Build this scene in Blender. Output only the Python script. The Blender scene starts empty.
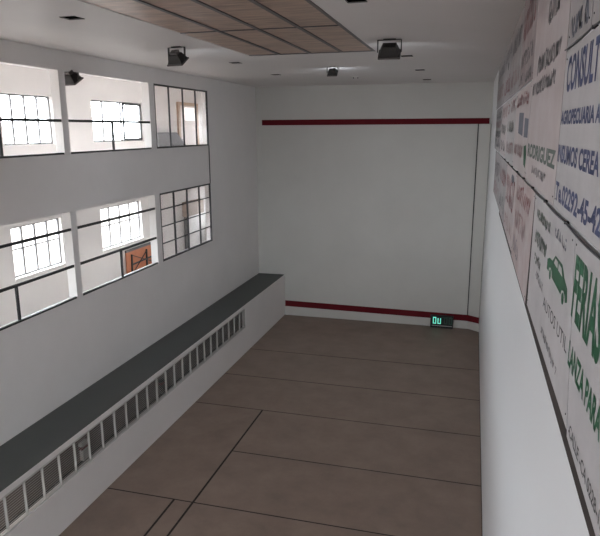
import bpy, math, random
from mathutils import Vector, Matrix
random.seed(7)
C = bpy.context.scene.collection
SC = bpy.context.scene
H = 7.639                     # height of the eye above the court floor; z below is written relative to the eye
XL, XR, XB = -8.448, 0.552, -7.326
ZF, ZB, ZC, D = -H, -5.901, 1.638, 23.852
XW = XR+.014                  # right wall surface; the sign faces stand at XR
XG = -10.70                   # outer wall of the spectators' galleries
YB = -4.0                     # back end of the court

# ---------------------------------------------------------------- materials
def mat(name, col, rough=.6, noise=0., scale=4., metal=0., bump=0., bscale=30., col2=None, spec=.5, stretch=None, detail=5):
    m = bpy.data.materials.new(name); m.use_nodes = True
    nt = m.node_tree; b = nt.nodes['Principled BSDF']
    b.inputs['Base Color'].default_value = (*col, 1); b.inputs['Roughness'].default_value = rough
    b.inputs['Metallic'].default_value = metal; b.inputs['Specular IOR Level'].default_value = spec
    if noise or bump or col2:
        g = nt.nodes.new('ShaderNodeNewGeometry'); mp = nt.nodes.new('ShaderNodeMapping')
        nt.links.new(g.outputs['Position'], mp.inputs['Vector'])
        if stretch: mp.inputs['Scale'].default_value = stretch
    if noise or col2:
        n = nt.nodes.new('ShaderNodeTexNoise'); n.inputs['Scale'].default_value = scale; n.inputs['Detail'].default_value = detail
        n.inputs['Roughness'].default_value = .65
        nt.links.new(mp.outputs[0], n.inputs['Vector'])
        r = nt.nodes.new('ShaderNodeValToRGB')
        c2 = col2 or tuple(c*(1-noise) for c in col)
        r.color_ramp.elements[0].position = .32; r.color_ramp.elements[1].position = .68
        r.color_ramp.elements[0].color = (*c2, 1); r.color_ramp.elements[1].color = (*col, 1)
        nt.links.new(n.outputs['Fac'], r.inputs[0]); nt.links.new(r.outputs[0], b.inputs['Base Color'])
    if bump:
        n2 = nt.nodes.new('ShaderNodeTexNoise'); n2.inputs['Scale'].default_value = bscale; n2.inputs['Detail'].default_value = 3
        nt.links.new(mp.outputs[0], n2.inputs['Vector'])
        bp = nt.nodes.new('ShaderNodeBump'); bp.inputs['Strength'].default_value = bump; bp.inputs['Distance'].default_value = .02
        nt.links.new(n2.outputs['Fac'], bp.inputs['Height']); nt.links.new(bp.outputs[0], b.inputs['Normal'])
    return m
def emit(name, col, s):
    m = bpy.data.materials.new(name); m.use_nodes = True
    b = m.node_tree.nodes['Principled BSDF']
    b.inputs['Base Color'].default_value = (*col, 1); b.inputs['Emission Color'].default_value = (*col, 1); b.inputs['Emission Strength'].default_value = s
    return m
def glass(name, tint=(1, 1, 1), haze=0.):
    m = bpy.data.materials.new(name); m.use_nodes = True
    nt = m.node_tree; nt.nodes.clear()
    o = nt.nodes.new('ShaderNodeOutputMaterial'); t = nt.nodes.new('ShaderNodeBsdfTransparent'); g = nt.nodes.new('ShaderNodeBsdfGlossy')
    g.inputs['Roughness'].default_value = .03; t.inputs['Color'].default_value = (*tint, 1)
    lw = nt.nodes.new('ShaderNodeLayerWeight'); lw.inputs['Blend'].default_value = .5
    pw = nt.nodes.new('ShaderNodeMath'); pw.operation = 'POWER'; pw.inputs[1].default_value = 5; nt.links.new(lw.outputs['Facing'], pw.inputs[0])
    f = nt.nodes.new('ShaderNodeMath'); f.operation = 'MULTIPLY_ADD'; f.inputs[1].default_value = .45; f.inputs[2].default_value = .03; nt.links.new(pw.outputs[0], f.inputs[0])
    mx = nt.nodes.new('ShaderNodeMixShader')
    nt.links.new(f.outputs[0], mx.inputs[0]); nt.links.new(t.outputs[0], mx.inputs[1]); nt.links.new(g.outputs[0], mx.inputs[2])
    if haze:
        d = nt.nodes.new('ShaderNodeBsdfDiffuse'); d.inputs['Color'].default_value = (.8, .8, .8, 1); m2 = nt.nodes.new('ShaderNodeMixShader')
        m2.inputs[0].default_value = haze
        nt.links.new(mx.outputs[0], m2.inputs[1]); nt.links.new(d.outputs[0], m2.inputs[2]); nt.links.new(m2.outputs[0], o.inputs[0])
    else: nt.links.new(mx.outputs[0], o.inputs[0])
    return m

M = dict(
    wall=mat('white plaster', (.80, .775, .76), .55, .05, .7, bump=.04, bscale=5),
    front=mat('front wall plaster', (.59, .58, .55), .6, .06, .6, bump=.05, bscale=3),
    gloss=mat('glossy white wall paint', (.85, .855, .875), .30, .02, .6, bump=.05, bscale=1.3),
    ceil=mat('ceiling plaster', (.70, .67, .655), .5, .04, .8, bump=.02, bscale=4),
    gal=mat('gallery plaster', (.84, .81, .795), .8, .04, 1),
    floor=mat('brown concrete', (.255, .187, .150), .42, .0, 1.3, bump=.05, bscale=14, col2=(.185, .134, .108), detail=9),
    joint=mat('floor joint filler', (.022, .017, .015), .9),
    galfloor=mat('gallery floor cement', (.30, .28, .265), .6, .1, 3),
    galfloor2=mat('pale gallery tiles', (.72, .69, .67), .5, .06, 3),
    slab=mat('dark green paint', (.070, .077, .073), .5, .08, 2),
    red=mat('red paint', (.13, .006, .012), .75, .1, 5, spec=.2),
    darkline=mat('dark joint paint', (.03, .028, .028), .7),
    black=mat('black metal', (.012, .012, .014), .45),
    iron=mat('dark steel frame', (.035, .035, .038), .5),
    white=mat('white metal', (.55, .54, .52), .5),
    inner=mat('plaster toned for shade', (.24, .195, .18), .7, .1, 2), dkstep=mat('dark step paint', (.03, .028, .026), .6),  # inner wall colour carries the shade of the low gallery
    sash=mat('grey window sash', (.17, .17, .175), .5),
    plastic=mat('white plastic', (.75, .72, .70), .4),
    housing=mat('flood housing', (.025, .022, .022), .5, .2, 20),
    galv=mat('dull grey metal', (.10, .09, .09), .45),
    lens=emit('flood lens', (.85, .93, 1.), 2.),
    glass=glass('clear glass'), pane=glass('gridded pane', (.96, .95, .95), .06),
    hole=mat('vent inside', (.004, .004, .004), 1., spec=0.),
    wood=mat('brown particle board', (.52, .355, .26), .33, 0, 2.0, col2=(.20, .125, .085), stretch=(.8, 5, 1), detail=12),
    strip=mat('grey metal strip', (.12, .115, .12), .5),
    table=mat('orange brown board', (.55, .20, .10), .5, .2, 3),
    grey=mat('grey cloth', (.20, .20, .21), .8, .1, 4),
    frame=mat('varnished door wood', (.52, .35, .24), .5, .1, 5),
    door=mat('pale door panel', (.78, .70, .66), .6),
    cab=mat('brown cabinet', (.36, .27, .22), .5, .1, 5),
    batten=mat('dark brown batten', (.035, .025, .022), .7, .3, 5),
    led=emit('led digits', (.22, .95, .72), .6), ledoff=mat('dim digits', (.02, .07, .05), .4),
    scorebox=mat('scoreboard case', (.008, .009, .010), .35),
    tube=emit('lamp tube', (1, .95, .88), 4.),
)
def signmat(name, c, c2=None): return mat(name, c, .5, .12, 2.2, col2=c2 or tuple(x*.86 for x in c), bump=.05, bscale=4)
S_white = signmat('sign white', (.50, .475, .485)); S_pink = signmat('sign faded pink', (.49, .44, .445), (.40, .295, .29))
S_blush = signmat('sign pale blush', (.52, .465, .47), (.46, .39, .39)); S_grey = signmat('sign dull grey', (.40, .375, .38), (.31, .285, .295))
S_mauve = signmat('sign mauve', (.39, .335, .34), (.30, .235, .24))
P_blue = mat('blue sign paint', (.035, .05, .16), .5, .3, 9); P_green = mat('green sign paint', (.008, .105, .042), .5, .3, 9)
P_grn2 = mat('faded green paint', (.125, .16, .14), .6, .3, 9); P_black = mat('black sign paint', (.06, .06, .06), .6, .3, 9)
P_grey = mat('grey sign paint', (.17, .165, .175), .6, .3, 9); P_red = mat('faded red paint', (.30, .085, .095), .6, .4, 9)
P_slate = mat('slate paint', (.16, .17, .22), .6, .3, 9)
P_rose = mat('washed red paint', (.42, .25, .25), .6, .4, 9)

# ---------------------------------------------------------------- helpers
def tag(o, label=None, cat=None, group=None, kind=None):
    for k, v in (('label', label), ('category', cat), ('group', group), ('kind', kind)):
        if v: o[k] = v
    return o
def empty(name, loc, label=None, cat=None, group=None, rz=0):
    o = bpy.data.objects.new(name, None); C.objects.link(o); o.empty_display_size = .1
    o.location = (loc[0], loc[1], loc[2]+H); o.rotation_euler.z = rz
    o['base'] = [loc[0], loc[1], loc[2]]
    return tag(o, label, cat, group)
class MB:
    def __init__(s): s.v, s.f, s.mi = [], [], []
    def add(s, vs, fs, mi=0):
        n = len(s.v); s.v += [Vector(v) for v in vs]
        for f in fs: s.f.append([i+n for i in f]); s.mi.append(mi)
        return s
    def box(s, x0, x1, y0, y1, z0, z1, mi=0, mtx=None):
        vs = [Vector((x, y, z)) for x in (x0, x1) for y in (y0, y1) for z in (z0, z1)]
        if mtx is not None: vs = [mtx @ v for v in vs]
        return s.add(vs, [(0, 1, 3, 2), (4, 6, 7, 5), (0, 4, 5, 1), (2, 3, 7, 6), (0, 2, 6, 4), (1, 5, 7, 3)], mi)
    def bar(s, a, b, w=.02, h=None, mi=0):
        a, b = Vector(a), Vector(b); d = (b-a); L = d.length; d.normalize(); h = h or w
        u = Vector((0, 0, 1)) if abs(d.z) < .9 else Vector((1, 0, 0))
        r = d.cross(u).normalized(); t = r.cross(d)
        vs = [p + r*i*w/2 + t*j*h/2 for p in (a, b) for i, j in ((-1, -1), (1, -1), (1, 1), (-1, 1))]
        return s.add(vs, [(0, 3, 2, 1), (4, 5, 6, 7), (0, 1, 5, 4), (1, 2, 6, 5), (2, 3, 7, 6), (3, 0, 4, 7)], mi)
    def tube(s, a, b, r, n=10):
        a, b = Vector(a), Vector(b); d = (b-a).normalized()
        u = Vector((0, 0, 1)) if abs(d.z) < .9 else Vector((1, 0, 0))
        e = d.cross(u).normalized(); t = e.cross(d)
        vs = [p + (e*math.cos(2*math.pi*k/n)+t*math.sin(2*math.pi*k/n))*r for p in (a, b) for k in range(n)]
        fs = [(k, (k+1) % n, n+(k+1) % n, n+k) for k in range(n)] + [tuple(range(n-1, -1, -1)), tuple(range(n, 2*n))]
        return s.add(vs, fs)
    def prism(s, poly, axis, a0, a1, mi=0):       # poly in the two other axes
        def mk(p, a):
            v = list(p); v.insert(axis, a); return v
        n = len(poly); vs = [mk(p, a0) for p in poly]+[mk(p, a1) for p in poly]
        return s.add(vs, [(k, (k+1) % n, n+(k+1) % n, n+k) for k in range(n)]+[tuple(range(n-1, -1, -1)), tuple(range(n, 2*n))], mi)
    def build(s, name, m, parent=None, local=False, bevel=0, origin=None):
        me = bpy.data.meshes.new(name); off = Vector((0, 0, 0))
        loc = Vector((0, 0, 0))
        if not local:
            if parent is not None:
                p = parent; b = Vector(p['base']) if 'base' in p else Vector((0, 0, 0)); off = -b
            else:
                mn = [min(v[i] for v in s.v) for i in range(3)]; mx = [max(v[i] for v in s.v) for i in range(3)]
                loc = Vector(((mn[0]+mx[0])/2, (mn[1]+mx[1])/2, mn[2])); off = -loc
        me.from_pydata([tuple(v+off) for v in s.v], [], s.f); me.update()
        ms = m if isinstance(m, (list, tuple)) else [m]
        for x in ms: me.materials.append(x)
        for p, i in zip(me.polygons, s.mi): p.material_index = i
        import bmesh
        bm = bmesh.new(); bm.from_mesh(me); bmesh.ops.recalc_face_normals(bm, faces=bm.faces); bm.to_mesh(me); bm.free()
        o = bpy.data.objects.new(name, me); C.objects.link(o)
        if parent is not None:
            o.parent = parent; o['base'] = list(parent['base']) if 'base' in parent else [0, 0, 0]
        elif not local:
            o.location = loc+Vector((0, 0, H)); o['base'] = list(loc)
        if bevel:
            md = o.modifiers.new('edge', 'BEVEL'); md.width = bevel; md.segments = 2; md.limit_method = 'ANGLE'
        return o
def holes_panel(mb, axis, a0, a1, us, vs, holes):
    """slab between a0 and a1 on `axis`; us, vs the extents of the other two axes; holes = (u0,u1,v0,v1)"""
    U = sorted(set([us[0], us[1]]+[h[k] for h in holes for k in (0, 1)])); V = sorted(set([vs[0], vs[1]]+[h[k] for h in holes for k in (2, 3)]))
    for i in range(len(U)-1):
        j = 0
        while j < len(V)-1:
            def inside(jj):
                cu, cv = (U[i]+U[i+1])/2, (V[jj]+V[jj+1])/2
                return any(h[0] < cu < h[1] and h[2] < cv < h[3] for h in holes)
            if inside(j): j += 1; continue
            k = j
            while k+1 < len(V)-1 and not inside(k+1): k += 1
            r = [None]*3; r[axis] = (a0, a1); o = [x for x in range(3) if x != axis]
            r[o[0]] = (U[i], U[i+1]); r[o[1]] = (V[j], V[k+1])
            mb.box(*r[0], *r[1], *r[2]); j = k+1
def copy_tree(o, parent=None):
    c = o.copy(); C.objects.link(c)
    if parent is not None: c.parent = parent
    for ch in list(o.children): copy_tree(ch, c)
    return c
def move(o, loc, rz=None):
    o.location = (loc[0], loc[1], loc[2]+H); o['base'] = list(loc)
    if rz is not None: o.rotation_euler.z = rz
    return o
def st(o, name=None): o['kind'] = 'structure'; return o

# ---------------------------------------------------------------- the setting
# floor: slabs with dark joints
mb = MB(); J, JL = .019, .026
mb.box(XG-.2, XR+.2, YB-.2, D+.2, ZF-.25, ZF-.006, 1)
rows = [(YB, 1.42), (1.42, 3.69), (3.69, 5.96), (5.96, 8.22), (8.22, 10.49), (10.49, 12.69), (12.69, 15.0), (15.0, 17.2), (17.2, 19.55), (19.55, D)]
for y0, y1 in rows:
    if y1 <= 10.5: xs = [(XL, -5.72), (-5.72, -5.29), (-5.29, XR)]
    elif y1 <= 12.7: xs = [(XL, -5.29), (-5.29, XR)]
    elif y1 <= 15.01: xs = [(XL, -5.29), (-5.29, XR)]
    else: xs = [(XL, XR)]
    for x0, x1 in xs:
        e0 = JL if x0 > XL else 0; e1 = JL if x1 < XR else 0
        ya, yb = y0+J, y1-J
        if y0 == 10.49 and x1 == -5.29: yb = y1+.001                     # this slab runs on without a cross joint
        if y0 == 12.69 and x1 == -5.29: ya = y0-.001
        mb.box(x0+e0, x1-e1, ya, yb, ZF-.08, ZF, 0)
st(mb.build('floor', [M['floor'], M['joint']]))

# ceiling with the panelled bay and the small square recesses cut out
vent_pts = [(-5.87, 8.48), (-5.87, 15.13), (-5.95, 18.7), (-1.585, 8.46), (-1.6, 14.98), (-1.6, 18.56), (-1.66, 22.14)]
PX0, PX1, PY0, PY1 = -5.03, -2.16, 2.0, 13.85
VS = .125
holes = [(x-VS, x+VS, y-VS, y+VS) for x, y in vent_pts]+[(PX0, PX1, PY0, PY1)]
mb = MB(); holes_panel(mb, 2, ZC, ZC+.12, (XG-.2, XR+.2), (YB-.2, D+.2), holes)
st(mb.build('ceiling', M['ceil']))
# front wall
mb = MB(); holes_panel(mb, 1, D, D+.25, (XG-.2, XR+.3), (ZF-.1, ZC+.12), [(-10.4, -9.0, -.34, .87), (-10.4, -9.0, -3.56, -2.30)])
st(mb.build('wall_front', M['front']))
# corner bevel of the front wall (the angled corner on the right)
XC = .12; YC = D-.33
mb = MB(); mb.prism([(XC, D+.02), (XW+.005, D+.02), (XW+.005, YC)], 2, ZF, .16); st(mb.build('wall_corner', M['front']))
# right wall
mb = MB(); mb.box(XW, XW+.3, YB-.2, D+.2, ZF-.1, ZC+.12); st(mb.build('wall_right', M['gloss']))
# left wall with the gallery openings (y0,y1) for each bay
UT, UB, LT, LS = 1.234, -.50, -1.74, -3.70
bays = [(4.15, 7.75), (7.97, 11.56), (11.77, 15.34), (15.62, 19.16), (.35, 3.95), (-3.45, .15)]  # first and last two bays out of view, added to bring in light
holes = [(y0, y1, UB, UT) for y0, y1 in bays]+[(y0, y1, LS, LT) for y0, y1 in bays]
mb = MB(); holes_panel(mb, 0, XL-.21, XL, (YB-.2, D), (ZF, ZC), holes); st(mb.build('wall_left', M['wall']))
# outer gallery wall, windows cut in
ups = [(8.65, 10.53), (12.40, 14.29), (16.05, 18.95)]; lows = [(8.5, 10.42), (12.29, 14.22), (16.08, 18.46)]
UW, LW = (-.34, .87), (-3.56, -2.30)
ups = [(4.9, 6.8)]+ups+[(1.1, 3.0), (-2.7, -.8)]; lows = [(4.75, 6.7)]+lows+[(1.1, 3.0), (-2.7, -.8)]  # unseen near windows added to brighten the right wall
wh = [(a, b, *UW) for a, b in ups]+[(a, b, *LW) for a, b in lows]
mb = MB(); holes_panel(mb, 0, XG-.22, XG, (YB-.2, D), (ZF, ZC), wh); st(mb.build('wall_gallery', M['gal']))
mb = MB(); mb.box(XG, XL-.21, YB, D, -1.66, -1.42); st(mb.build('floor_upper_gallery', M['galfloor2']))
mb = MB(); mb.box(XG, XL-.21, YB, D, -4.85, -4.66); st(mb.build('floor_lower_gallery', M['galfloor']))
mb = MB(); mb.box(XG, XL-.21, YB-.2, YB, ZF, ZC); st(mb.build('wall_gallery_end', M['gal']))
ew = [(-10.4, -9.0, UW[0], UW[1]), (-10.4, -9.0, *LW)]  # unseen end windows added to brighten the far gallery
# back wall of the court with tall unseen windows added behind the viewer, sized for fill light
bw = [(-8.2, -5.9, -4.2, -.4), (-5.5, -3.2, -4.2, -.4)]
mb = MB(); holes_panel(mb, 1, YB-.2, YB, (XL-.2, XR), (ZF, ZC), bw); st(mb.build('wall_back', M['wall']))
wn = [0]
def window(axis, a, u0, u1, z0, z1, cols, rws, m, bars=.055, fr=.04, depth=.05, pane=None, reveal=None, open_pane=None):
    wn[0] += 1
    def bx(mb, ua, ub, za, zb, d0, d1):
        if axis == 0: mb.box(a+d0, a+d1, ua, ub, za, zb)
        else: mb.box(ua, ub, a+d0, a+d1, za, zb)
    mb = MB()
    bx(mb, u0, u1, z0, z0+fr, 0, depth); bx(mb, u0, u1, z1-fr, z1, 0, depth); bx(mb, u0, u0+fr, z0+fr, z1-fr, 0, depth); bx(mb, u1-fr, u1, z0+fr, z1-fr, 0, depth)
    w = st(mb.build('window_%d' % wn[0], m))
    for c in cols: mb = MB(); bx(mb, c-bars/2, c+bars/2, z0+fr, z1-fr, .005, depth-.005); mb.build('mullion', m, w)
    for r in rws: mb = MB(); bx(mb, u0+fr, u1-fr, r-bars*.3, r+bars*.3, .015, depth-.015); mb.build('glazing_bar', m, w)
    mb = MB(); bx(mb, u0+fr, u1-fr, z0+fr, z1-fr, depth*.45, depth*.45+.005); mb.build('pane', pane or M['glass'], w)
    return w
for i, (a, b) in enumerate(ups):
    n = (b-a)/4
    if i == 3:
        w = window(0, XG-.14, a, b, *UW, [16.73, 17.74], [], M['sash'], .06, .045)
        mb = MB()                                            # dark sash slid behind the right light
        for q in ((17.80, 17.85, -.30, .83), (18.86, 18.91, -.30, .83), (17.85, 18.86, -.30, -.25), (17.85, 18.86, .78, .83)): mb.box(XG-.09, XG-.05, *q)
        mb.build('sliding_sash', M['iron'], w)
    else: window(0, XG-.14, a, b, *UW, [a+n, a+2*n, a+3*n], [], M['sash'])
for i, (a, b) in enumerate(lows):
    n = (b-a)/4
    w = window(0, XG-.14, a, b, *LW, [a+n, a+2*n, a+3*n], [-2.87], M['sash'])
    mb = MB(); mb.box(XG-.09, XG+.03, a-.03, b+.03, LW[0]-.07, LW[0]-.005); mb.build('window_sill', M['gal'], w)
for a, b, c, d in bw: window(1, YB-.12, a, b, c, d, [a+(b-a)/2], [c+(d-c)/3, c+(d-c)*2/3], M['sash'], .05, .06)
for a, b, c, d in ew: window(1, D+.1, a, b, c, d, [a+(b-a)/2], [], M['sash'])
# gridded black windows of the far bay
y0, y1 = bays[3]; n = (y1-y0)/4
w = window(0, XL-.05, y0, y1, UB, UT, [y0+n, y0+2*n, y0+3*n], [], M['iron'], .038, .045, pane=M['pane'])
w = window(0, XL-.05, y0, y1, LS, LT, [y0+n, y0+2*n, y0+3*n], [LS+(LT-LS)*k/4+.02 for k in (1, 2, 3)], M['iron'], .055, .05, pane=M['pane'])
mb = MB(); mb.box(XL-.03, XL+.012, y1-.05, y1-.005, LT, UB); st(mb.build('trim_1', M['iron']))
# red bands, dark joint lines
mb = MB(); mb.box(-8.19, XR-.06, D-.03, D-.001, .165, .375); st(mb.build('trim_2', M['red']))
mb = MB()
mb.add([(-7.30, D-.02, -7.255), (XC, D-.02, -7.32), (XC, D-.02, -7.08), (-7.30, D-.02, -7.01), (-7.30, D, -7.255), (XC, D, -7.32), (XC, D, -7.08), (-7.30, D, -7.01)],
       [(0, 1, 2, 3), (4, 7, 6, 5), (0, 4, 5, 1), (3, 2, 6, 7), (0, 3, 7, 4), (1, 5, 6, 2)])
dx, dy = .02*math.sin(math.atan2(.33, XR-XC)), .02*math.cos(math.atan2(.33, XR-XC))
mb.add([(XC-dx, D-dy, -7.32), (XR-.003, YC-dy, -7.30), (XR-.003, YC-dy, -7.06), (XC-dx, D-dy, -7.08), (XC, D, -7.32), (XR, YC, -7.30), (XR, YC, -7.06), (XC, D, -7.08)],
       [(0, 1, 2, 3), (4, 7, 6, 5), (0, 4, 5, 1), (3, 2, 6, 7), (0, 3, 7, 4), (1, 5, 6, 2)])
st(mb.build('trim_3', M['red']))
mb = MB(); mb.box(XC-.025, XC+.01, D-.012, D, -7.08, .165); st(mb.build('trim_4', M['darkline']))
mb = MB(); mb.box(XR-.012, XR, YC-.02, YC+.0, -7.06, .165); st(mb.build('trim_5', M['galv']))
# the low covered gallery along the left wall
GY0, GY1, GZ0, GZ1 = 5.67, 19.17, -6.72, -6.02
mb = MB(); holes_panel(mb, 0, XB-.12, XB, (YB, D), (ZF, ZB-.06), [(GY0, GY1, GZ0, GZ1)]); st(mb.build('wall_low_gallery', M['wall']))
mb = MB(); mb.box(XL, XB+.006, YB, D, ZB-.06, ZB-.004, 0); mb.box(XL, XB-.004, YB, D, ZB-.004, ZB, 1)
st(mb.build('roof_low_gallery', [M['wall'], M['slab']]))
mb = MB(); mb.box(XB-.02, XB+.018, GY0-.02, GY1+.02, GZ0-.025, GZ0+.0); st(mb.build('trim_6', M['wall']))

# ---------------------------------------------------------------- the long grille
g = empty('grille', (XB, GY0, GZ0), 'long white metal grille of posts and thin bars under the dark green ledge', 'grille')
mb = MB(); mb.box(XB-.05, XB-.005, GY0, GY1, GZ1-.035, GZ1); mb.build('top_rail', M['white'], g)
mb = MB(); mb.box(XB-.05, XB-.005, GY0, GY1, GZ0, GZ0+.035); mb.build('bottom_rail', M['white'], g)
P = .4807; NP = 28
ys = [GY1-.012-P*k for k in range(NP+1)]
mb = MB(); mb.box(XB-.055, XB-.005, ys[0]-.011, ys[0]+.011, GZ0+.035, GZ1-.035); post = mb.build('post', M['white'], g)
mb = MB()
for k in range(13):
    z = GZ0+.035+(GZ1-GZ0-.07)*(k+.5)/13; mb.box(XB-.033, XB-.028, ys[1]+.011, ys[0]-.011, z-.0042, z+.0042)
bars = mb.build('bar_panel', M['white'], g)
for k in range(1, len(ys)):
    c = post.copy(); C.objects.link(c); c.location.y = -P*k
    if k < len(ys)-1: c = bars.copy(); C.objects.link(c); c.location.y = -P*k
mb = MB(); mb.box(XL, XL+.01, YB, D, ZF, ZB-.06); st(mb.build('wall_low_gallery_inner', M['inner']))  # lining over the white wall, darkened to look shaded
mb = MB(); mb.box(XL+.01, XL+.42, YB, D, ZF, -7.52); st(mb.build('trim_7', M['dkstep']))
# a tube lamp and two small boxes in the low gallery
lp = empty('tube_lamp', (-8.25, 8.0, ZB-.06), 'tube lamp on the underside of the ledge inside the low gallery', 'lamp')
mb = MB(); mb.box(-8.30, -8.20, 7.4, 8.6, ZB-.10, ZB-.06); mb.build('lamp_base', M['white'], lp)
mb = MB(); mb.tube((-8.25, 7.42, ZB-.125), (-8.25, 8.58, ZB-.125), .017); mb.build('tube', M['tube'], lp)
def wall_box(y, z, m, label):
    t = empty('wall_box', (XL+.012, y, z), label, 'box')
    x = XL+.011
    mb = MB(); mb.box(x, x+.10, y-.10, y+.10, z, z+.26); mb.build('body', m, t, bevel=.006)
    mb = MB(); mb.box(x, x+.09, y-.13, y+.13, z+.28, z+.35); mb.build('band', P_red, t, bevel=.006)
    mb = MB(); mb.box(x, x+.11, y-.13, y+.13, z+.36, z+.45); mb.build('cap', m, t, bevel=.01)
wall_box(11.22, -7.50, M['plastic'], 'small white box with reddish band on low gallery wall behind the fifth grille panel')
wall_box(15.05, -7.50, M['galv'], 'small grey box on low gallery wall behind the middle grille panels')

# ---------------------------------------------------------------- railings in the open bays
def bay_rail(y0, y1, up, label):
    z0 = UB if up else LS
    t = empty('railing', (XL-.03, (y0+y1)/2, z0), label, 'railing', 'black railings in the gallery openings')
    def rail(z, h): m_ = MB(); m_.box(XL-.055, XL-.012, y0, y1, z-h/2, z+h/2); return m_.build('rail', M['black'], t)
    rail(z0+.02, .04)
    zs = (.207,) if up else (-2.13, -2.955)
    for z in zs: rail(z, .055)
    ym = y0+(y1-y0)*.49; zt = zs[-1]
    m_ = MB(); m_.box(XL-.055, XL-.012, ym-.026, ym+.026, z0+.04, zt-.02); m_.build('post', M['black'], t)
bay_rail(*bays[1], True, 'black railing across the upper gallery opening nearest to the viewer, before four tall panes')
bay_rail(*bays[2], True, 'black railing across the upper gallery opening with the floodlight in its corner')
bay_rail(*bays[1], False, 'black double railing across the lower gallery opening nearest to the viewer')
bay_rail(*bays[2], False, 'black double railing in front of the orange-brown folded table')

# ---------------------------------------------------------------- things in the galleries
t = empty('folding_table', (XG+.12, 18.05, -4.66), 'orange-brown folding table stood on edge with dark crossed legs against gallery wall', 'table')
ty0, ty1, tz0, tz1 = 17.2, 18.93, -4.65, -3.86
mb = MB(); mb.box(XG+.05, XG+.09, ty0, ty1, tz0, tz1); mb.build('tabletop', M['table'], t, bevel=.005)
mb = MB(); mb.box(XG+.045, XG+.10, ty0, ty1, tz1, tz1+.075); e = mb.build('edge_band', M['grey'], t); e['label'] = 'grey edge band'
for yy in (17.46, 18.42):
    mb = MB(); mb.bar((XG+.115, yy, tz0+.03), (XG+.115, yy+.03, tz1-.10), .045); mb.build('leg', M['iron'], t)
mb = MB(); mb.bar((XG+.12, 17.46, -4.30), (XG+.12, 18.90, -4.27), .04); mb.build('crossbar', M['iron'], t)
for a, b in (((17.46, -3.98), (18.9, -4.5)), ((17.5, -4.55), (18.4, -4.0))):
    mb = MB(); mb.bar((XG+.145, *a), (XG+.145, *b), .022); mb.build('brace', M['iron'], t)
t = empty('draped_sofa', (XG+.4, 20.6, -1.42), 'grey draped sofa back seen low behind the upper gridded window', 'sofa')
mb = MB(); mb.prism([(19.4, -1.42), (21.62, -1.42), (21.62, -.62), (20.82, -.08), (19.4, -.08)], 0, XG+.05, XG+.30); mb.build('sofa_back', M['grey'], t, bevel=.04)
mb = MB(); mb.box(XG+.30, XG+.85, 19.4, 21.5, -1.42, -.95); mb.build('seat', M['grey'], t, bevel=.05)
# wooden framed door in the upper gallery
mb = MB(); ZU = -1.42
mb.box(XG, XG+.08, 21.42, 21.58, ZU, 1.02); mb.box(XG, XG+.08, 23.0, 23.16, ZU, 1.02); mb.box(XG, XG+.08, 21.58, 23.0, .90, 1.02)
dr = st(mb.build('door_1', M['frame']))
mb = MB(); holes_panel(mb, 0, XG+.01, XG+.05, (21.58, 23.0), (ZU, .90), [(21.98, 22.9, .36, .84)]); mb.build('door_leaf', M['door'], dr)
mb = MB(); mb.box(XG+.018, XG+.03, 21.98, 22.9, .36, .84); mb.build('door_pane', emit('lit door pane', (1, .99, .97), .9), dr)
mb = MB(); mb.tube((XG+.05, 21.7, -.35), (XG+.10, 21.7, -.35), .012); mb.build('door_handle', M['iron'], dr)
t = empty('wall_cabinet', (XG, 22.2, -3.3), 'brown wall cabinet behind the lower gridded window', 'cabinet')
mb = MB(); mb.box(XG, XG+.22, 21.5, 23.0, -3.27, -2.72); mb.build('body', M['cab'], t, bevel=.01)
for a, b in ((21.52, 22.24), (22.26, 22.98)):
    mb = MB(); mb.box(XG+.22, XG+.24, a, b, -3.25, -2.74); d_ = mb.build('door', M['cab'], t)
t = empty('drain_pipe', (XG+.08, 21.6, -4.66), 'pale grey upright pipe below the brown wall cabinet', 'pipe')
mb = MB(); mb.tube((XG+.1, 21.6, -4.66), (XG+.1, 21.6, -3.28), .09, 14); mb.build('pipe', M['galv'], t)
mb = MB(); mb.tube((XG+.1, 21.6, -4.0), (XG+.1, 21.6, -3.93), .105, 14); mb.build('collar', M['galv'], t)

# ---------------------------------------------------------------- ceiling bay of brown boards
t = empty('ceiling_panelling', ((PX0+PX1)/2, (PY0+PY1)/2, ZC), 'brown board panelling with grey metal strips let into the white ceiling', 'panelling')
cx = [PX0+.004, -4.31, -3.60, -2.89, PX1-.004]; cy = [PY0+.004, 3.4, 6.88, 10.36, PY1-.004]
for i in range(4):
    for j in range(4):
        mb = MB(); mb.box(cx[i], cx[i+1], cy[j], cy[j+1], ZC+.012, ZC+.035); mb.build('board', M['wood'], t)
for x in cx[1:4]:
    mb = MB(); mb.box(x-.034, x+.034, cy[0], cy[-1], ZC-.004, ZC+.012); mb.build('strip', M['strip'], t)
for y in cy[1:4]:
    mb = MB(); mb.box(cx[0], cx[-1], y-.02, y+.02, ZC-.002, ZC+.011); mb.build('cross_strip', M['strip'], t)
mb = MB(); mb.box(cx[-1]-.05, cx[-1]+.012, cy[0], cy[-1], ZC-.006, ZC+.012); mb.box(cx[0], cx[-1], cy[-1]-.03, cy[-1]+.01, ZC-.004, ZC+.011); mb.build('border', M['strip'], t)

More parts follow.
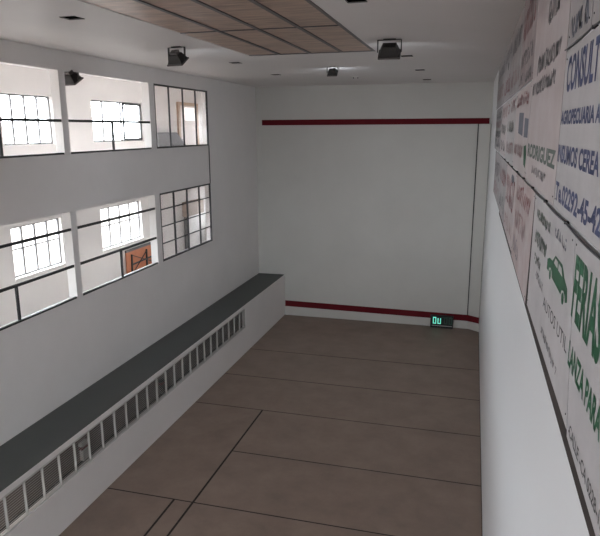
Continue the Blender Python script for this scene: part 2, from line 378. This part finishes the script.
# ---------------------------------------------------------------- square recesses
vl = {0: 'dark square ceiling recess nearest the viewer on the gallery side', 1: 'dark square ceiling recess beyond the far left corner of the board panelling',
      2: 'small dark square ceiling recess nearest the front wall on the gallery side', 3: 'dark square ceiling recess nearest the viewer, right of the board panelling',
      4: 'dark square ceiling recess just beyond the right-hand floodlight', 5: 'second dark square ceiling recess beyond the right-hand floodlight', 6: 'faint square ceiling recess closest to the front wall on the sign side'}
for i, (x, y) in enumerate(vent_pts):
    t = empty('ceiling_recess', (x, y, ZC), vl[i], 'ceiling vent', 'square ceiling recesses')
    a = VS-.003
    mb = MB(); mb.box(x-a, x+a, y-a, y+a, ZC+.10, ZC+.115)
    for q in ((-a, -a+.01, -a, a), (a-.01, a, -a, a), (-a+.01, a-.01, -a, -a+.01), (-a+.01, a-.01, a-.01, a)): mb.box(x+q[0], x+q[1], y+q[2], y+q[3], ZC+.004, ZC+.10)
    mb.build('box', M['hole'], t)
    mb = MB(); r = a+.008
    for q in ((-r, -a, -r, r), (a, r, -r, r), (-a, a, -r, -a), (-a, a, a, r)): mb.box(x+q[0], x+q[1], y+q[2], y+q[3], ZC-.006, ZC)
    mb.build('rim', M['hole'], t)
for dxh in (0,):
    t = empty('ceiling_hook', (-3.77, 20.26, ZC), 'pair of tiny hooks on a plate in the ceiling before the front wall', 'hook')
    mb = MB(); mb.box(-3.88, -3.66, 20.23, 20.29, ZC-.012, ZC); mb.build('plate', M['ceil'], t)
    for s in (-.07, .07): mb = MB(); mb.tube((-3.77+s, 20.26, ZC-.06), (-3.77+s, 20.26, ZC-.01), .014); mb.build('hook', M['galv'], t)

# ---------------------------------------------------------------- floodlights
def flood(x, y, z, rz, tilt, label, s=1., drop=.20, power=30, ballast=True):
    """mounted at (x,y,z) under the ceiling; aims along local +y, tilted down"""
    t = empty('floodlight', (x, y, z), label, 'floodlight', 'floodlights over the court', rz)
    t['base'] = [0, 0, 0]                                      # parts below are in local coordinates
    W, hh = .215*s, .15*s
    mb = MB(); mb.box(-.12*s, .12*s, -.045*s, .045*s, -.014, 0); mb.build('mount_plate', M['housing'], t)
    mb = MB(); mb.box(-W-.022*s, W+.022*s, -.025*s, .025*s, -.028*s, -.014)
    for q in (-1, 1): mb.box(q*(W+.012*s)-.010*s, q*(W+.012*s)+.010*s, -.025*s, .025*s, -drop-.02*s, -.014)
    mb.build('bracket', M['housing'], t)
    R = Matrix.Translation((0, 0, -drop)) @ Matrix.Rotation(-tilt, 4, 'X')
    mb = MB()                                                  # tapered body, back small, front wide
    b = [(-.13*s, -.13*s, -.09*s), (.13*s, -.13*s, -.09*s), (.13*s, -.13*s, .09*s), (-.13*s, -.13*s, .09*s)]
    f = [(-W*.93, .05*s, -hh), (W*.93, .05*s, -hh), (W*.93, .05*s, hh), (-W*.93, .05*s, hh)]
    mb.add([R @ Vector(v) for v in b+f], [(3, 2, 1, 0), (4, 5, 6, 7), (0, 1, 5, 4), (1, 2, 6, 5), (2, 3, 7, 6), (3, 0, 4, 7)])
    mb.build('housing', M['housing'], t, bevel=.006)
    mb = MB()
    for q in ((-W, W, -hh-.02*s, -hh+.012*s), (-W, W, hh-.012*s, hh+.02*s), (-W, -W+.03*s, -hh+.012*s, hh-.012*s), (W-.03*s, W, -hh+.012*s, hh-.012*s)):
        mb.box(q[0], q[1], .05*s, .085*s, q[2], q[3], 0, R)
    mb.build('front_frame', M['galv'], t)
    mb = MB(); mb.box(-W+.03*s, W-.03*s, .055*s, .065*s, -hh+.012*s, hh-.012*s, 0, R); mb.build('lens', M['lens'], t)
    if ballast: mb = MB(); mb.box(-.10*s, .10*s, -.20*s, -.13*s, -.07*s, .075*s, 0, R); mb.build('ballast_box', M['galv'], t, bevel=.008)
    if power:
        L = bpy.data.lights.new('flood_beam', 'AREA'); L.shape = 'RECTANGLE'; L.size = W*1.7; L.size_y = hh*1.7; L.energy = power; L.color = (.86, .93, 1)
        o = bpy.data.objects.new('flood_beam', L); C.objects.link(o); o.parent = t
        o.matrix_local = R @ Matrix.Translation((0, .095*s, 0)) @ Matrix.Rotation(math.radians(90), 4, 'X')
    return t
FP = 20
flood(-5.88, 11.9, ZC, math.radians(-10), math.radians(56), 'floodlight hanging from the ceiling left of the board panelling', s=.86, drop=.24, power=FP)
flood(-1.62, 12.10, ZC, math.radians(4), math.radians(56), 'floodlight hanging from the ceiling right of the board panelling', s=.96, drop=.22, power=FP, ballast=False)
flood(-3.77, 16.85, ZC, 0, math.radians(46), 'floodlight at mid ceiling between panelling and front wall, the farthest', s=.64, drop=.14, power=FP, ballast=False)
flood(-8.50, 12.08, UT, math.radians(-12), math.radians(58), 'floodlight in the corner of the upper gallery opening', s=.9, drop=.14, power=FP*.2)

# ---------------------------------------------------------------- scoreboard on the floor by the front wall
t = empty('scoreboard', (-.845, D-.16, ZF), 'small black scoreboard with lit green digits standing at the foot of the front wall', 'scoreboard')
sx0, sx1, sz0, sz1, sy = -1.28, -.41, ZF, ZF+.50, D-.20
mb = MB(); mb.box(sx0, sx1, sy, D-.06, sz0, sz1); mb.build('case', M['scorebox'], t, bevel=.01)
def digit(x, segs, z=ZF+.17, w=.13, h=.27, q=.036):
    P_ = {'a': (0, w, h-q, h), 'd': (0, w, 0, q), 'f': (0, q, h/2, h-q), 'e': (0, q, q, h/2), 'b': (w-q, w, h/2, h-q), 'c': (w-q, w, q, h/2), 'g': (q, w-q, h/2-q/2, h/2+q/2)}
    m_ = MB()
    for s_ in segs: u0, u1, v0, v1 = P_[s_]; m_.box(x+u0, x+u1, sy-.006, sy, z+v0, z+v1)
    return m_
o = digit(-1.185, 'abcdef').build('digit', M['led'], t); o['label'] = 'lit green digit'
o = digit(-1.005, 'bcdef').build('digit', M['led'], t); o['label'] = 'lit green digit'
digit(-.76, 'abcdef').build('digit', M['ledoff'], t); digit(-.58, 'abcdef').build('digit', M['ledoff'], t)
mb = MB(); mb.box(sx0+.06, sx1-.04, sy-.005, sy, ZF+.085, ZF+.105); mb.build('stripe', M['white'], t)
mb = MB()
for k in range(9): mb.box(sx0+.40+.045*k, sx0+.43+.045*k, sy-.004, sy, sz1-.07, sz1-.035)
mb.build('caption', M['ledoff'], t)

# ---------------------------------------------------------------- painted signs on the right wall
def text_mesh(txt, y0, y1, z0, z1, m, parent, x, slant=0., bold=.012, rise=0.):
    cu = bpy.data.curves.new('t', 'FONT'); cu.body = txt; cu.size = 1; cu.offset = bold; cu.resolution_u = 3
    o = bpy.data.objects.new('t', cu); C.objects.link(o)
    dg = bpy.context.evaluated_depsgraph_get(); me = bpy.data.meshes.new_from_object(o.evaluated_get(dg))
    bpy.data.objects.remove(o)
    xs = [v.co.x for v in me.vertices]; ysv = [v.co.y for v in me.vertices]
    ax, bx_, ay, by = min(xs), max(xs), min(ysv), max(ysv)
    mb = MB(); vs = []
    for v in me.vertices:
        u = (v.co.x-ax)/(bx_-ax); w = (v.co.y-ay)/(by-ay)
        vs.append((x, y0+(y1-y0)*u - slant*w, z0+(z1-z0)*w+rise*u))
    mb.add(vs, [tuple(p.vertices) for p in me.polygons])
    bpy.data.meshes.remove(me)
    return mb.build('lettering', m, parent)
def scribble(y0, y1, z0, z1, n, m, parent, x, seed=1, w=.018):
    """weathered lettering that can no longer be read: strokes of letter size"""
    R = random.Random(seed); mb = MB(); n = round(n*1.35); st_ = (y1-y0)/n; h = z1-z0; w = w*1.15
    for k in range(n):
        if R.random() < .06: continue
        a = y0+st_*k; b = a+st_*.72; zz0 = z0+R.uniform(0, .12)*h; zz1 = z1-R.uniform(0, .25)*h
        pts = [(a, zz0), (a, zz1), (b, zz1), (b, zz0), ((a+b)/2, (zz0+zz1)/2)]
        for _ in range(R.choice((3, 3, 4))):
            p, q = R.sample(pts, 2)
            d = Vector((0, q[0]-p[0], q[1]-p[1])); nn = Vector((0, -d.z, d.y)).normalized()*w/2
            P0, P1 = Vector((x, *p)), Vector((x, *q))
            mb.add([P0-nn, P1-nn, P1+nn, P0+nn], [(0, 1, 2, 3)])
    return mb.build('lettering', m, parent)
def blob(y0, y1, z0, z1, m, parent, x, seed=1, n=14):
    R = random.Random(seed); mb = MB(); cy_, cz_ = (y0+y1)/2, (z0+z1)/2
    mb.add([(x, cy_+(y1-y0)/2*math.cos(6.2832*k/n)*R.uniform(.6, 1), cz_+(z1-z0)/2*math.sin(6.2832*k/n)*R.uniform(.6, 1)) for k in range(n)], [tuple(range(n))])
    return mb.build('paint_patch', m, parent)
def sign(yf, yn, z0, z1, m, label, off=.020, zn0=None, yf0=None, yn0=None, group='painted advertising signs on the right wall'):
    off = 0
    t = empty('sign', (XR-off, (yf+yn)/2, z0), label, 'sign', group)
    zn0 = z0 if zn0 is None else zn0; yf0 = yf if yf0 is None else yf0; yn0 = yn if yn0 is None else yn0; xa, xb = XR, XR+.003
    mb = MB(); mb.add([(xa, yf0, z0), (xa, yn0, zn0), (xa, yn, z1), (xa, yf, z1), (xb, yf0, z0), (xb, yn0, zn0), (xb, yn, z1), (xb, yf, z1)],
                      [(0, 1, 2, 3), (4, 7, 6, 5), (0, 4, 5, 1), (3, 2, 6, 7), (0, 3, 7, 4), (1, 5, 6, 2)])
    mb.build('sheet', m, t)
    for yy, zz in ((yf-.06, z1-.05), (yn+.06, z1-.05), (yf0-.06, z0+.06), (yn0+.06, zn0+.06)):
        mb = MB(); mb.tube((xa-.003, yy, zz), (xa+.002, yy, zz), .006, 8); mb.build('nail', M['iron'], t)
    return t, xa-.0012
ZS0, ZS1, ZSB = .497, -.539, -1.60
# middle row
t, x = sign(4.55, 1.6, ZS1+.012, ZS0-.012, S_white, 'white sign with blue lettering CONSULT, AGROPECUARIA A and INSUMOS CEREA')
text_mesh('CONSULT', 4.42, 3.32, .22, .44, P_blue, t, x, bold=.03); text_mesh('AGROPECUARIA A', 4.54, 3.16, .022, .112, P_blue, t, x, bold=.04)
text_mesh('INSUMOS CEREA', 4.54, 3.07, -.22, -.105, P_blue, t, x, bold=.035); text_mesh('Te.02292-45-42', 4.50, 2.90, -.475, -.345, P_blue, t, x, bold=.035)
t, x = sign(7.1, 4.57, ZS1+.012, 1.63, S_blush, 'tall blush sign lettered RODRIGUEZ above small grey words')
text_mesh('RODRIGUEZ', 7.02, 4.66, -.285, -.15, P_grn2, t, x, bold=.045); scribble(6.4, 5.17, -.42, -.34, 11, P_grey, t, x, 3, .014)
scribble(6.6, 4.85, .50, .66, 15, P_grey, t, x, 4, .024); scribble(6.95, 5.05, .32, .44, 20, P_grey, t, x, 5, .022); scribble(5.9, 5.15, .85, 1.06, 7, P_grey, t, x, 6, .03)
t, x = sign(9.5, 7.12, ZS1+.012, ZS0-.012, S_blush, 'pale sign with a slate-blue painted block and a green leaf mark')
mb = MB(); mb.add([(x, 8.75, -.06), (x, 7.95, -.09), (x, 7.95, .18), (x, 8.75, .2)], [(0, 1, 2, 3)]); mb.add([(x, 7.75, -.10), (x, 7.2, -.10), (x, 7.2, .10), (x, 7.75, .12)], [(0, 1, 2, 3)])
mb.build('paint_block', P_slate, t)
mb = MB(); mb.add([(x, 7.62, -.20), (x, 7.5, -.40), (x, 7.25, -.43), (x, 7.2, -.28), (x, 7.32, -.18)], [(0, 1, 2, 3, 4)]); mb.build('leaf_mark', P_green, t)
scribble(9.3, 7.4, .28, .42, 10, P_red, t, x, 8, .03); scribble(9.3, 7.8, -.34, -.2, 10, P_rose, t, x, 9, .03)
t, x = sign(11.9, 9.52, ZS1+.012, ZS0-.012, S_white, 'weathered sign with grey-green scraps of lettering between blue-block sign and far red-lettered sign')
scribble(11.7, 9.7, .25, .42, 9, P_red, t, x, 10, .03); scribble(11.7, 9.8, -.05, .12, 9, P_grn2, t, x, 11, .03); scribble(11.7, 9.7, -.4, -.2, 9, P_rose, t, x, 12, .03)
t, x = sign(14.3, 11.92, ZS1+.012, ZS0-.012, S_blush, 'blush sign with faded red and green words, second from the far end of its row')
scribble(14.1, 12.1, .2, .42, 8, P_rose, t, x, 13, .04); scribble(14.1, 12.2, -.1, .08, 8, P_grn2, t, x, 14, .04); scribble(14.1, 12.2, -.42, -.22, 8, P_grey, t, x, 15, .04)
t, x = sign(18.1, 14.32, ZS1+.012, ZS0-.012, S_grey, 'narrow-looking grey sign at the far end of the middle row by the front wall')
for k in range(4): scribble(17.9, 14.5, -.42+.22*k, -.27+.22*k, 9, (P_grey, P_grn2, P_rose, P_grey)[k], t, x, 16+k, .05)
# upper row
t, x = sign(3.66, 1.3, ZS0+.012, 1.63, S_grey, 'blank grey sign above the CONSULT sign at the near end of top row')
t, x = sign(4.54, 3.68, ZS0+.012, 1.63, S_grey, 'narrow dull grey sign with smudged blue-grey words above the CONSULT sign')
scribble(4.42, 3.75, .56, .70, 5, P_slate, t, x, 21, .03); scribble(4.42, 3.75, .82, 1.02, 5, P_slate, t, x, 22, .03)
t, x = sign(9.2, 7.12, ZS0+.012, 1.63, S_mauve, 'mauve sign with red strokes high beside the tall RODRIGUEZ sign')
scribble(9.0, 7.3, 1.1, 1.5, 7, P_red, t, x, 23, .035); scribble(9.0, 7.3, .75, .95, 9, P_grey, t, x, 24, .03); scribble(9.0, 7.3, .55, .68, 9, P_grey, t, x, 241, .03)
t, x = sign(11.6, 9.22, ZS0+.012, 1.63, S_grey, 'grey sign with scattered dark letters in top row beyond the mauve sign')
scribble(11.4, 9.4, 1.15, 1.45, 8, P_grey, t, x, 25, .035); scribble(11.4, 9.4, .65, .9, 8, P_rose, t, x, 26, .03)
t, x = sign(14.2, 11.62, ZS0+.012, 1.63, S_grey, 'grey sign with dark blotch and grey letters, second from far end of top row')
blob(13.0, 12.6, 1.05, 1.25, P_black, t, x, 3); scribble(14.0, 11.8, .65, .95, 8, P_red, t, x, 27, .035); scribble(14.0, 11.8, 1.3, 1.5, 8, P_grey, t, x, 28, .035)
t, x = sign(18.6, 14.22, ZS0+.012, 1.63, S_grey, 'grey sign at the far end of the top row under the ceiling')
scribble(18.3, 14.5, .7, 1.0, 10, P_rose, t, x, 29, .04); scribble(18.3, 14.5, 1.2, 1.45, 10, P_grey, t, x, 30, .04)
# lower row
t, x = sign(3.53, .8, ZSB+.02, ZS1-.012, S_white, 'white sign with big green lettering FERIAS and LANZA PARA', yf0=3.22, zn0=ZSB)
text_mesh('FERIAS', 3.44, 2.66, -.985, -.64, P_green, t, x, bold=.038); text_mesh('LANZA PARA', 3.40, 2.50, -1.24, -1.105, P_green, t, x, bold=.035)
text_mesh('CALLE -CA 0228-15', 3.16, 2.3, -1.54, -1.475, P_black, t, x, rise=.02)
t, x = sign(5.83, 3.55, ZSB+.01, ZS1-.012, S_white, 'white sign with a green painted car above dark letters AUTOS UTIL', zn0=ZSB+.045, yn0=3.25)
car = [(4.95, -1.03), (4.95, -.94), (4.80, -.90), (4.62, -.89), (4.45, -.81), (4.05, -.80), (3.90, -.87), (3.72, -.91), (3.68, -1.0), (3.78, -1.03),
       (3.82, -.985), (3.90, -.97), (3.98, -.985), (4.02, -1.03), (4.58, -1.03), (4.62, -.985), (4.70, -.97), (4.78, -.985), (4.82, -1.03)]
KY = lambda y: 3.60+(y-3.68)*.80
KZ = lambda z: -.80+(z+.80)*.78
car = [(KY(a), KZ(b)) for a, b in car]
mb = MB(); mb.add([(x, a, b) for a, b in car], [tuple(range(len(car)))]); o = mb.build('car_picture', P_green, t); o['label'] = 'green painted car'
mb = MB()
for c_ in (3.90, 4.70): mb.add([(x-.0005, KY(c_)+.05*math.cos(k*.5236), KZ(-1.03)+.036*math.sin(k*.5236)) for k in range(12)], [tuple(range(12))])
mb.build('wheel_picture', P_green, t)
mb = MB()
for q in (((4.50, -.885), (4.28, -.885), (4.28, -.83), (4.43, -.83)), ((4.23, -.885), (4.0, -.885), (4.06, -.83), (4.23, -.83))): mb.add([(x-.001, KY(a), KZ(b)) for a, b in q], [(0, 1, 2, 3)])
mb.build('car_window', S_white, t)
scribble(5.62, 4.6, -.735, -.655, 10, P_grn2, t, x, 31, .022); scribble(5.58, 4.7, -.945, -.83, 8, P_grn2, t, x, 32, .024); scribble(4.35, 3.72, -.70, -.63, 7, P_slate, t, x, 33, .014)
scribble(5.5, 5.0, -1.1, -1.02, 4, P_grn2, t, x, 36, .02)
text_mesh('AUTOS UTIL', 4.66, 3.47, -1.275, -1.19, P_black, t, x, rise=.06, bold=0); scribble(4.66, 3.75, -1.47, -1.41, 12, P_grey, t, x, 34, .012)
scribble(5.3, 4.75, -1.2, -1.13, 6, P_grey, t, x, 35, .012)
t, x = sign(8.4, 5.87, ZSB-.03, ZS1-.012, S_pink, 'reddish pink stained sign beside a dark gap, left of the green car sign', zn0=ZSB-.04, yn0=6.03)
scribble(8.2, 6.2, -.85, -.65, 7, P_red, t, x, 37, .03); scribble(8.2, 6.6, -1.2, -.95, 6, P_rose, t, x, 38, .03); scribble(8.2, 7.3, -1.5, -1.3, 5, P_slate, t, x, 39, .025)
t, x = sign(10.9, 8.42, ZSB, ZS1-.012, S_blush, 'blush sign with tall red brush letters in the bottom row')
scribble(10.7, 8.6, -1.15, -.7, 6, P_red, t, x, 40, .045); blob(9.6, 8.8, -.78, -.62, P_slate, t, x, 5); scribble(10.7, 8.6, -1.5, -1.3, 7, P_rose, t, x, 41, .03)
t, x = sign(13.4, 10.92, ZSB, ZS1-.012, S_grey, 'dull sign with red and grey marks, second from the far end of bottom row')
scribble(13.2, 11.1, -1.0, -.7, 6, P_red, t, x, 42, .045); scribble(13.2, 11.1, -1.45, -1.15, 7, P_grey, t, x, 43, .04)
t, x = sign(16.9, 13.42, ZSB, ZS1-.012, S_grey, 'dull sign with grey marks at the far end of the bottom row')
scribble(16.6, 13.7, -1.1, -.7, 7, P_grey, t, x, 44, .05); scribble(16.6, 13.7, -1.5, -1.25, 7, P_rose, t, x, 45, .05)
# dark bottom batten, dark strip for the shade in the gap and the sagging wire between the rows
mb = MB(); mb.box(XR+.004, XW-.001, .8, 12.9, -1.668, -1.50); tag(mb.build('batten', M['batten']), 'dark brown batten along the bottom edge of the signs', 'batten')
mb = MB(); mb.box(XR+.004, XW-.001, 5.78, 6.09, -1.49, ZS1-.02); tag(mb.build('batten', M['batten']), 'dark upright strip standing in for shade in the gap between the pink sign and green car sign', 'batten')  # painted dark for the shade inside the gap; no batten there
def wire(y0, y1, z, label):
    t = empty('wire', (XR-.01, (y0+y1)/2, z), label, 'wire'); n = max(2, round((y0-y1)/1.2))
    for k in range(n):
        a, b = y0+(y1-y0)*k/n, y0+(y1-y0)*(k+1)/n
        mb = MB(); prev = None
        for q in range(7):
            u = q/6; p = (XR-.010, a+(b-a)*u, z-.012*4*u*(1-u))
            if prev: mb.bar(prev, p, .008)
            prev = p
        mb.build('wire_length', M['iron'], t)
        mb = MB(); mb.tube((XR-.016, b, z-.004), (XW-.001, b, z-.004), .011, 8); mb.build('clip', M['iron'], t)
wire(13.0, 1.6, ZS1, 'dark wire between the middle and bottom rows of signs'); wire(4.55, 1.5, ZS0, 'dark wire above the CONSULT sign')

# ---------------------------------------------------------------- light
w = bpy.data.worlds.new('World'); SC.world = w; w.use_nodes = True
nt = w.node_tree; bg = nt.nodes['Background']; bg.inputs[1].default_value = 15.0
tc = nt.nodes.new('ShaderNodeTexCoord'); sp = nt.nodes.new('ShaderNodeSeparateXYZ'); rp = nt.nodes.new('ShaderNodeValToRGB')   # overcast sky above, pale ground below
nt.links.new(tc.outputs['Generated'], sp.inputs[0]); mr = nt.nodes.new('ShaderNodeMapRange'); mr.inputs[1].default_value = -1; nt.links.new(sp.outputs['Z'], mr.inputs[0]); nt.links.new(mr.outputs[0], rp.inputs[0])
e0, e1 = rp.color_ramp.elements; e0.position = .46; e0.color = (.17, .165, .16, 1); e1.position = .52; e1.color = (.88, .95, 1, 1)
nt.links.new(rp.outputs[0], bg.inputs[0])
def portal(loc, rot, sx, sy):
    L = bpy.data.lights.new('window_daylight', 'AREA'); L.shape = 'RECTANGLE'; L.size = sx; L.size_y = sy; L.cycles.is_portal = True
    o = bpy.data.objects.new('window_daylight', L); C.objects.link(o); o.location = (loc[0], loc[1], loc[2]+H); o.rotation_euler = rot
for a, b in ups: portal((XG-.23, (a+b)/2, sum(UW)/2), (0, math.radians(-90), 0), UW[1]-UW[0], b-a)
for a, b in lows: portal((XG-.23, (a+b)/2, sum(LW)/2), (0, math.radians(-90), 0), LW[1]-LW[0], b-a)
for a, b, c, d in bw: portal(((a+b)/2, YB-.22, (c+d)/2), (math.radians(90), 0, 0), b-a, d-c)
for a, b, c, d in ew: portal(((a+b)/2, D+.27, (c+d)/2), (math.radians(-90), 0, 0), b-a, d-c)
S_ = bpy.data.lights.new('sun', 'SUN'); S_.energy = 20; S_.angle = math.radians(1.5); S_.color = (1, .97, .94)
o = bpy.data.objects.new('sun', S_); C.objects.link(o); o.rotation_euler = Vector((math.cos(math.radians(44)), .35, -math.sin(math.radians(44)))).to_track_quat('-Z', 'Y').to_euler()
L = bpy.data.lights.new('tube_glow', 'AREA'); L.shape = 'RECTANGLE'; L.size = .06; L.size_y = 1.1; L.energy = 9; L.color = (1, .95, .9)
o = bpy.data.objects.new('tube_glow', L); C.objects.link(o); o.location = (-8.25, 8.0, ZB-.15+H)

# ---------------------------------------------------------------- camera
cam = bpy.data.cameras.new('Camera'); co = bpy.data.objects.new('Camera', cam); C.objects.link(co)
f, yaw, pitch, roll = 614.305, -.272, -.2218, -.0048
fw = Vector((math.sin(yaw)*math.cos(pitch), math.cos(yaw)*math.cos(pitch), math.sin(pitch)))
rt = Vector((math.cos(yaw), -math.sin(yaw), 0)); up = rt.cross(fw)
r_ = rt*math.cos(roll)+up*math.sin(roll); u_ = -rt*math.sin(roll)+up*math.cos(roll)
m = Matrix((r_, u_, -fw)).transposed().to_4x4(); m.translation = (0, 0, H); co.matrix_world = m
cam.sensor_width = 36; cam.sensor_fit = 'HORIZONTAL'; cam.lens = f/600*36; cam.clip_start = .05
SC.camera = co
vs = SC.view_settings; vs.view_transform = 'Standard'; vs.look = 'None'; vs.gamma = 1; vs.use_curve_mapping = False; vs.exposure = 0.17
SC.cycles.use_denoising = True; SC.cycles.max_bounces = 12; SC.cycles.diffuse_bounces = 8; SC.cycles.transparent_max_bounces = 16
for o in bpy.data.objects:
    if 'base' in o: del o['base']
